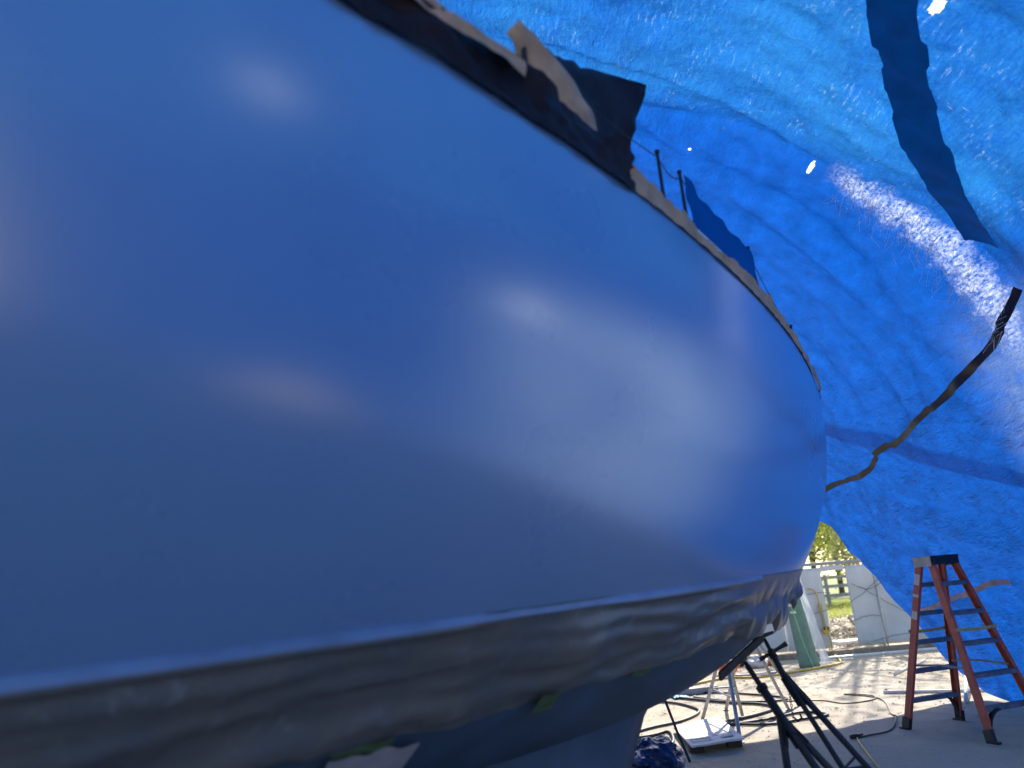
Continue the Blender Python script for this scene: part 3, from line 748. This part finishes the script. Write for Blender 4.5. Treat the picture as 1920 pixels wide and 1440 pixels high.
jack_stand('heavier black steel jack stand with collar supporting a long board under the hull', (1.48, 5.62, 1.05), (1.60, 5.35, .70),
           [(1.88, 4.90, 0), (1.47, 5.02, 0), (2.10, 5.10, 0)], M['blackmetal'], 'jack stands under the boat', rad=.030,
           pad=((1.26, 5.50, .985), (1.73, 5.97, 1.185), .06, AX), chain=None)
b = MB()
jack_stand('grey steel jack stand standing in the sun behind the boat', (2.25, 9.30, 1.22), (2.24, 9.35, .92),
           [(2.01, 10.02, 0), (2.06, 8.48, 0), (2.50, 10.0, 0)], M['galv'], 'jack stands under the boat', rad=.026)
jack_stand('slim grey jack stand seen between the black stand legs', (2.60, 9.75, 1.35), (2.64, 9.80, 1.08),
           [(3.14, 10.21, 0), (3.42, 10.56, 0), (2.45, 10.6, 0)], M['galv'], 'jack stands under the boat', rad=.026)

# ------------------------------------------------------------------ small things on the ground
bd = thing('cardboard_sheet', (1.8, 8.9, 0), 'flat white printed board lying on blocks in the sun by the keel', 'board')
cr_ = [Vector((1.47, 8.02, .085)), Vector((2.02, 8.15, .10)), Vector((2.16, 9.80, .06)), Vector((1.53, 9.35, .055))]
b = MB(); rows = [[cr_[0].lerp(cr_[1], i / 10).lerp(cr_[3].lerp(cr_[2], i / 10), j / 10) + Vector((0, 0, .006 * nz(i * .5, j * .5))) for j in range(11)] for i in range(11)]
b.quadgrid(rows); b.build('panel', M['board'], bd, solid=.018)
def on_board(a, c_, z): return cr_[0].lerp(cr_[1], a).lerp(cr_[3].lerp(cr_[2], a), c_) + Vector((0, 0, z))
for (a0, a1, c0, c1) in ((.06, .42, .10, .13), (.06, .42, .22, .245), (.06, .09, .10, .24), (.40, .43, .10, .24), (.5, .9, .25, .27), (.62, .86, .1, .17), (.1, .6, .62, .635)):
    b = MB(); b.quadgrid([[on_board(lerp(a0, a1, i / 3), lerp(c0, c1, j), .0165) for j in (0, 1)] for i in range(4)]); b.build('print_mark', M['print'], bd)
for (a, c_) in ((.12, .12), (.85, .12), (.5, .85)):
    p = on_board(a, c_, 0); h = p.z - .012; b = MB(); b.box((p.x, p.y, h / 2), (.07, .05, h / 2)); b.build('block', M['darkwood'], bd)
b = MB(); b.tube([(1.39, 7.80, .004), (1.34, 8.0, .24), (1.29, 8.22, .52), (1.22, 8.5, .88)], .014, 8)
tag(b.build('metal_rod', M['blackmetal'], None, loc=(1.39, 7.8, 0)), 'thin dark metal rod leaning from the ground up under the hull', 'rod')
b = MB(); nu, nv = 46, 24; rows = []
for j in range(nv + 1):
    ph = math.pi * j / nv; rw = []
    for i in range(nu + 1):
        th = 2 * math.pi * (i % nu) / nu; d = Vector((math.sin(ph) * math.cos(th), math.sin(ph) * math.sin(th), math.cos(ph)))
        k = 1 + .22 * fbm(d.x * 2, d.y * 2, d.z * 2, 3) - .16 * abs(nz(d.x * 5, d.y * 5, d.z * 5 + 3)) - .10 * abs(nz(d.x * 11, d.y * 11, d.z * 11))
        rw.append((.98 + .30 * d.x * k, 7.38 + .34 * d.y * k, max(.004, .13 + .19 * d.z * k)))
    rows.append(rw)
b.quadgrid(rows); tag(b.build('plastic_bundle', M['bluebag'], None, smooth=False, loc=(.98, 7.38, 0)), 'crumpled dark blue plastic bundle on the ground beside the keel', 'plastic bundle')
def cord(name, pts, r_, mat, label, cat, group=None, k=8, z=None):
    b = MB(); P_ = spline([(p[0], p[1], (p[2] if len(p) > 2 else 0) + r_ + .002) for p in pts], k)
    for p in P_: p.z = max(r_ + .001, p.z)
    b.tube(P_, r_, 7); return tag(b.build(name, mat, None, smooth=True, loc=(pts[0][0], pts[0][1], 0)), label, cat, group)
HG = 'hoses lying on the yard'
cord('hose', [(.6, 8.9), (1.24, 9.60), (1.72, 9.95), (2.05, 10.45), (2.1, 10.9), (1.86, 11.6), (1.2, 12.0)], .017, M['hose'], 'dark hose making a pointed loop behind the keel', 'hose', HG)
cord('hose', [(.3, 9.0), (1.14, 9.13), (1.44, 9.33), (1.46, 9.05), (1.36, 8.6), (1.1, 8.4)], .017, M['hose'], 'dark hose bending sharply at the corner of the white board', 'hose', HG)
cord('hose', [(1.9, 12.4), (2.2, 11.75), (2.62, 11.1), (2.95, 10.75), (3.0, 10.35), (2.7, 10.0), (2.35, 9.75), (2.1, 9.6)], .019, M['hose'], 'dark hose looping around the grey stand feet', 'hose', HG)
cord('hose', [(2.1, 9.62), (2.57, 9.30), (3.01, 9.43), (3.4, 9.6), (3.2, 9.9), (2.7, 9.62), (2.2, 9.45)], .016, M['hose'], 'thin doubled hose lying along the edge of the shade', 'hose', HG)
cord('hose', [(2.1, 12.6), (2.9, 12.0), (3.4, 11.2), (3.2, 10.95), (2.7, 11.2), (2.3, 11.9)], .015, M['hose'], 'hose coil on the sunny sand near the orange can', 'hose', HG)
cord('cable', [(3.3, 10.9), (3.74, 10.72), (3.9, 10.35), (4.3, 10.45), (4.45, 10.8), (4.2, 11.1), (4.42, 10.5), (4.05, 9.4), (4.01, 9.19), (3.62, 8.49), (3.3, 8.3), (3.15, 8.23)], .008, M['hose'], 'thin dark cord curling across the sand toward the ladder', 'cord')
cord('extension_cord', [(3.17, 8.25), (3.12, 8.11), (2.98, 7.6), (2.84, 7.05), (2.7, 6.2), (2.6, 5.6)], .007, M['yellow'], 'thin yellow extension cord lying in the shade by the ladder', 'cord')
b = MB(); b.tube([(3.10, 8.22, .022), (3.16, 8.26, .022), (3.26, 8.33, .022)], [.02, .022, .012], 8)
tag(b.build('cord_plug', M['black'], None, smooth=True, loc=(3.16, 8.26, 0)), 'black plug joining the dark and yellow cords on the sand', 'plug')
cord('yellow_hose', [(1.8, 12.6), (3.16, 13.82), (3.75, 13.63), (4.62, 14.04), (5.51, 14.62), (5.79, 15.19), (6.2, 16.6), (6.38, 17.2, .02)], .020, M['yellow'], 'yellow hose running over the sand to the fence', 'hose')
b = MB()   # orange can lying under the stand
b.tube([(3.36, 14.6, .13), (3.40, 14.6, .13), (3.62, 14.55, .13), (3.66, 14.55, .13)], [.09, .12, .12, .08], 14); b.tube([(3.66, 14.55, .13), (3.72, 14.54, .13)], .03, 8)
tag(b.build('orange_can', M['orange'], None, smooth=False, loc=(3.5, 14.6, 0)), 'orange can lying on the sand behind the stands', 'can')
b = MB(); b.box((2.45, 12.35, .05), (.32, .09, .045), Matrix.Rotation(.25, 3, 'Z')); b.box((2.25, 12.3, .12), (.06, .07, .025), Matrix.Rotation(.25, 3, 'Z'))
tag(b.build('sander_box', M['railgrey'], None, bevel=.012, loc=(2.4, 12.3, 0)), 'small grey tool lying on the sand behind the hull', 'tool')
b = MB(); b.quadgrid([[(2.02 + .03 * i, 11.9 + .05 * j, .02 + .04 * abs(nz(i * .6, j * .6))) for j in range(8)] for i in range(8)])
M['paleblue'] = simple('pale_blue_rag', (.25, .55, .75), .7)
tag(b.build('blue_rag', M['paleblue'], None, smooth=True, loc=(2.1, 12, 0)), 'light blue rag on the sand under the hull', 'rag')
# white pipes near the tarp hem
b = MB(); b.tube([(5.10, 9.72, .025), (5.42, 10.25, .10), (5.72, 10.75, .16)], .024, 10)
tag(b.build('white_pipe', M['whitepipe'], None, smooth=True, loc=(5.1, 9.72, 0)), 'short white pipe propped up behind the ladder', 'pipe')
b = MB(); b.tube([(4.65, 10.9, .022), (5.9, 10.35, .022)], .02, 10)
tag(b.build('white_pipe', M['whitepipe'], None, smooth=True, loc=(4.65, 10.9, 0)), 'white pipe lying flat on the ground by the tarp hem', 'pipe')
b = MB(); b.tube([(5.6, 12.6, .02), (6.9, 14.2, .02)], .018, 10)
tag(b.build('white_pipe', M['whitepipe'], None, smooth=True, loc=(5.6, 12.6, 0)), 'white pipe lying on the open sand behind the ladder', 'pipe')
for i, (p, q, lab) in enumerate((((4.6, 16.25), (9.6, 16.35), 'long pale timber lying along the foot of the fence'), ((5.6, 15.75), (9.4, 15.95), 'thin pale plank lying in front of the long timber'))):
    b = MB(); b.bar((p[0], p[1], .052 if i == 0 else .022), (q[0], q[1], .052 if i == 0 else .022), .10 if i == 0 else .04, .10 if i == 0 else .14)
    tag(b.build('timber', M['whitepipe'] if i else M['wood'], None, bevel=.006, loc=(p[0], p[1], 0)), lab, 'timber')
# rubbish under the fence left of the green panel
rg = random.Random(5)
for i, (x, y, s_, mat, lab) in enumerate(((4.25, 15.3, .16, 'white', 'crumpled white paper in front of the fence'), (3.9, 15.8, .20, 'darkwood', 'dark lump of rubbish in front of the fence'), (4.55, 15.5, .12, 'orange', 'reddish scrap beside the green panel'))):
    b = MB(); rows = []
    for j in range(11):
        ph = math.pi * j / 10; rw = []
        for k in range(17):
            th = 2 * math.pi * (k % 16) / 16; d = Vector((math.sin(ph) * math.cos(th), math.sin(ph) * math.sin(th), math.cos(ph)))
            q = s_ * (1 + .5 * nz(d.x * 2 + i * 7, d.y * 2, d.z * 2) + .25 * nz(d.x * 6, d.y * 6, d.z * 6 + i)); rw.append((x + d.x * q * 1.3, y + d.y * q, max(.004, s_ * .5 + d.z * q * .7)))
        rows.append(rw)
    b.quadgrid(rows); tag(b.build('rubbish', M[mat], None, loc=(x, y, 0)), lab, 'rubbish')

# ------------------------------------------------------------------ fence with white sheets
FY = 17.6
fence = thing('fence', (7, FY, 0), 'fence of white sheet panels on a pipe rail with one narrow open gap', 'fence')
edges = [-5.4, -4.1, -2.8, -1.5, -.2, 1.1, 2.4, 3.7, 4.75, 5.62, 6.62, 7.17, 7.78, 9.0, 10.3, 11.6, 12.9, 14.2]
for i, (a, c_) in enumerate(zip(edges[:-1], edges[1:])):
    if abs(a - 6.62) < .01: continue
    b = MB(); rows = []; tl = .02 if abs(c_ - 6.62) < .01 else 0
    for j in range(15):
        z = .03 + 1.73 * j / 14
        rows.append([(lerp(a + .004, c_ - .008, k / 12) + .02 * (z / 1.7 - .5) * (1 if k in (0, 12) else 0), FY - .03 + .018 * fbm(k * .25 + i * 5, z * 1.1, i) - .0, z + .01 * nz(k * .4 + i, 3.)) for k in range(13)])
    b.quadgrid(rows); b.build('panel', M['white'], fence, smooth=True, solid=.006)
b = MB(); b.box((6.895, FY - .03, 1.735), (.27, .006, .055)); b.build('header_strip', M['white'], fence)
b = MB(); b.tube([(-5.5, FY, 1.84), (2, FY, 1.85), (7, FY, 1.845), (14.3, FY, 1.84)], .038, 12); b.build('top_rail', M['galv'], fence, smooth=True)
for x in (-5.3, -2.8, -.2, 2.4, 4.75, 7.78, 10.3, 12.9):
    b = MB(); b.tube([(x, FY + .06, 0), (x, FY + .06, 1.86)], .03, 10); b.build('post', M['galv'], fence, smooth=True)
for x0, z0, x1, z1, x2, z2 in ((7.25, 1.35, 7.6, 1.22, 8.1, 1.42), (6.2, .75, 7.3, 1.05, 8.3, 1.75), (7.4, 1.3, 7.9, .95, 8.5, .55), (7.1, .55, 7.5, .66, 7.75, .62), (6.1, 1.2, 6.5, 1.22, 6.75, 1.2), (7.5, .12, 8.2, .22, 9.0, .16), (4.9, .8, 5.3, .85, 5.6, .78)):
    b = MB(); b.tube([p + Vector((.02 * nz(k * .9, 5), -.012 * abs(nz(k * .8, x0)), .02 * nz(k * 1.1, x1))) for k, p in enumerate(spline([(x0, FY - .075, z0), (x1, FY - .085, z1), (x2, FY - .075, z2)], 6))], .005, 5)
    b.build('wire', M['wire'], fence)
b = MB(); b.tube([(7.78, FY - .10, 0), (7.80, FY - .10, 1.25)], .018, 8)
tag(b.build('pale_stake', M['whitepipe'], None, smooth=True, loc=(7.78, FY - .1, 0)), 'thin pale stake standing against the white fence panels', 'stake')
# leaning green panel and clear plastic
b = MB(); c0, c1 = Vector((4.80, 14.55, .004)), Vector((5.17, 14.52, .004)); t0_, t1_ = Vector((4.93, 15.15, 1.36)), Vector((5.20, 15.12, 1.44))
b.quadgrid([[c0.lerp(c1, k / 8).lerp(t0_.lerp(t1_, k / 8), j / 14) + Vector((0, .012 * math.cos(k * 1.57), 0)) for k in range(9)] for j in range(15)])
gp = tag(b.build('corrugated_sheet', M['gpanel'], None, smooth=True, solid=.008, loc=tuple(c0)), 'narrow green corrugated panel leaning before the white fence', 'panel')
b = MB(); b.tube(spline([(5.0, 14.40, .02), (4.97, 14.62, .4), (4.96, 14.78, .8), (4.95, 14.98, 1.2)]), .008, 6)
tag(b.build('hanging_rope', M['palegreen'], None, smooth=True, loc=(5.0, 14.4, 0)), 'pale green cord running down the green panel', 'cord')
for k in range(3):
    b = MB(); p = Vector((4.93 + .02 * k, 15.02 - .05 * k, 1.22 - .13 * k)); b.box(p, (.055 - .01 * (k % 2), .02, .022)); b.tube([p + Vector((-.03, -.02, 0)), p + Vector((-.03, -.06, 0))], .018, 8)
    tag(b.build('hose_clip', M['whitepipe'], None, bevel=.005, loc=tuple(p)), ('white clip at the top of the green panel', 'white clip just below the top clip on the green panel', 'lowest white clip on the green panel')[k], 'clip')
b = MB(); c0, c1 = Vector((5.22, 14.62, .004)), Vector((5.40, 14.60, .004)); t0_, t1_ = Vector((5.22, 15.3, 1.62)), Vector((5.36, 15.28, 1.60))
b.quadgrid([[c0.lerp(c1, k / 8).lerp(t0_.lerp(t1_, k / 8), j / 20) + Vector((.02 * nz(j * .3, k * .2), .05 * nz(k * .6, j * .25, 2), 0)) for k in range(9)] for j in range(21)])
tag(b.build('clear_plastic', M['clear'], None, smooth=True, loc=tuple(c0)), 'strip of clear plastic sheeting beside the green panel', 'plastic sheet')
# yellow hand grinder cord hanging on the fence
pw = thing('power_strip', (6.4, FY - .1, 0), 'yellow power strip and cord hanging down the fence by the gap', 'power strip')
b = MB(); b.tube(spline([(6.24, FY - .12, 1.32), (6.34, FY - .13, 1.30), (6.42, FY - .12, 1.18), (6.44, FY - .12, .95)]), .014, 8); b.build('cord', M['yellow'], pw, smooth=True)
b = MB(); b.bar((6.445, FY - .12, .98), (6.45, FY - .12, .86), .07, .05, (1, 0, 0)); b.build('connector', M['yellow'], pw, bevel=.01)
b = MB(); b.bar((6.45, FY - .12, .86), (6.47, FY - .13, .46), .055, .045, (1, 0, 0)); b.build('outlet_bar', M['strap'], pw, bevel=.008)
b = MB(); b.bar((6.45, FY - .14, .48), (6.50, FY - .14, .36), .16, .06, (1, 0, 0)); bx_ = b.build('outlet_box', M['yellow'], pw, bevel=.012)
for dx in (-.035, .045):
    b = MB(); b.box((6.47 + dx, FY - .165, .46), (.018, .012, .03)); sub(bx_, b, 'plug', M['black'])
b = MB(); b.tube(spline([(6.50, FY - .13, .36), (6.54, FY - .13, .2), (6.50, FY - .2, .03), (6.40, FY - .36, .025)]), .018, 8); b.build('cord', M['yellow'], pw, smooth=True)

# ------------------------------------------------------------------ beyond the fence
rl = thing('rail_fence', (12, 40, 0), 'grey post and rail fence far behind the open gap', 'rail fence')
for z in (.55, 1.0, 1.45):
    b = MB(); b.bar((4, 40, z), (30, 40, z), .05, .16, (0, 1, 0)); b.build('rail', M['railgrey'], rl)
for i in range(10):
    b = MB(); b.box((4.5 + 2.7 * i, 40.1, .8), (.07, .07, .8)); b.build('post', M['railgrey'], rl)
b = MB(); b.bar((8.4, 20.2, .18), (8.75, 21.6, .42), .12, .16); tag(b.build('log', M['wood'], None, bevel=.03, loc=(8.4, 20.2, 0)), 'pale split log lying in leaf litter behind the gap', 'log')
b = MB(); b.bar((7.0, 18.6, .05), (8.3, 18.8, .05), .08, .5); tag(b.build('bleached_board', M['whitepipe'], None, bevel=.01, loc=(7.0, 18.6, 0)), 'bleached board lying just behind the fence gap', 'board')
def tree(label, x, y, h, cr, cz, nleaf, mat, trunk_r, seed, lsize=.16, group='trees beyond the fence', name='tree', flat=.8):
    rg = random.Random(seed); t = thing(name, (x, y, 0), label, 'tree', group)
    b = MB(); top = Vector((x + rg.uniform(-.4, .4), y + rg.uniform(-.4, .4), h * .8))
    trunk = [Vector((x, y, 0)).lerp(top, k / 6) + Vector((.12 * nz(k, seed), .12 * nz(k, seed + 5), 0)) for k in range(7)]
    trunk[0] = Vector((x, y, 0)); b.tube(trunk, [trunk_r * (1 - .12 * k) for k in range(7)], 10)
    tips = []
    for i in range(16):
        k = rg.uniform(.3, .95); a = rg.uniform(0, 6.28); s_ = trunk[int(k * 6)]
        e = Vector((x, y, cz)) + Vector((math.cos(a) * cr * rg.uniform(.4, .9), math.sin(a) * cr * rg.uniform(.4, .9), (rg.uniform(-.7, .9)) * cr * flat))
        md = s_.lerp(e, .5) + Vector((0, 0, .25)); b.tube([s_, md, e], [trunk_r * .35, trunk_r * .22, trunk_r * .08], 6); tips += [e, md, s_.lerp(e, .8)]
    b.build('trunk', M['bark'], t, smooth=True)
    b = MB()
    for i in range(nleaf):
        c = rg.choice(tips) + Vector((rg.gauss(0, .5), rg.gauss(0, .5), rg.gauss(0, .42))) * cr * .34
        d = Vector((rg.gauss(0, 1), rg.gauss(0, 1), rg.gauss(0, .7))).normalized(); s_ = d.orthogonal().normalized(); L_ = lsize * rg.uniform(.6, 1.4)
        o_ = len(b.v); b.v += [tuple(c), tuple(c + d * L_ * .5 + s_ * L_ * .28), tuple(c + d * L_), tuple(c + d * L_ * .5 - s_ * L_ * .28)]
        b.f.append((o_, o_ + 1, o_ + 2, o_ + 3))
    b.build('crown', mat, t)
tree('tall leafy tree standing behind the yard and casting dappled shade', 10.1, 22.6, 11.5, 3.9, 8.2, 3000, M['leaf'], .15, 1, .2)
tree('bright green low tree just above the fence top', 8.1, 24.0, 4.6, 2.0, 3.0, 5200, M['leaf'], .09, 2, .15)
tree('grey leaved shrub tree beside the bright green one', 11.3, 25.5, 4.4, 1.7, 2.8, 4200, M['leafgrey'], .08, 3, .14)
tree('green tree hidden mostly behind the boat bow', 4.5, 27, 8, 3.2, 5.0, 5200, M['leaf'], .16, 4, .2)
tree('dark green tree farther back behind the rail fence', 17, 46, 10, 4.5, 6, 5200, M['leaf'], .2, 5, .26)
tree('broad green tree at the back of the field', 24, 60, 11, 5.5, 6.5, 4500, M['leaf'], .22, 6, .34)
gb = MB(); rg = random.Random(8)
for i in range(7000):
    x, y = rg.uniform(9, 22), rg.uniform(29, 46); h = rg.uniform(.08, .24); a = rg.uniform(0, 3.14); dx, dy = math.cos(a) * .02, math.sin(a) * .02
    o_ = len(gb.v); gb.v += [(x - dx, y - dy, 0), (x + dx, y + dy, 0), (x + rg.uniform(-.08, .08), y + rg.uniform(-.08, .08), h)]; gb.f.append((o_, o_ + 1, o_ + 2))
tag(gb.build('grass', M['grassmat']), 'yellow green grass in the field behind the fence', 'grass', kind='stuff')
bpy.context.view_layer.update()
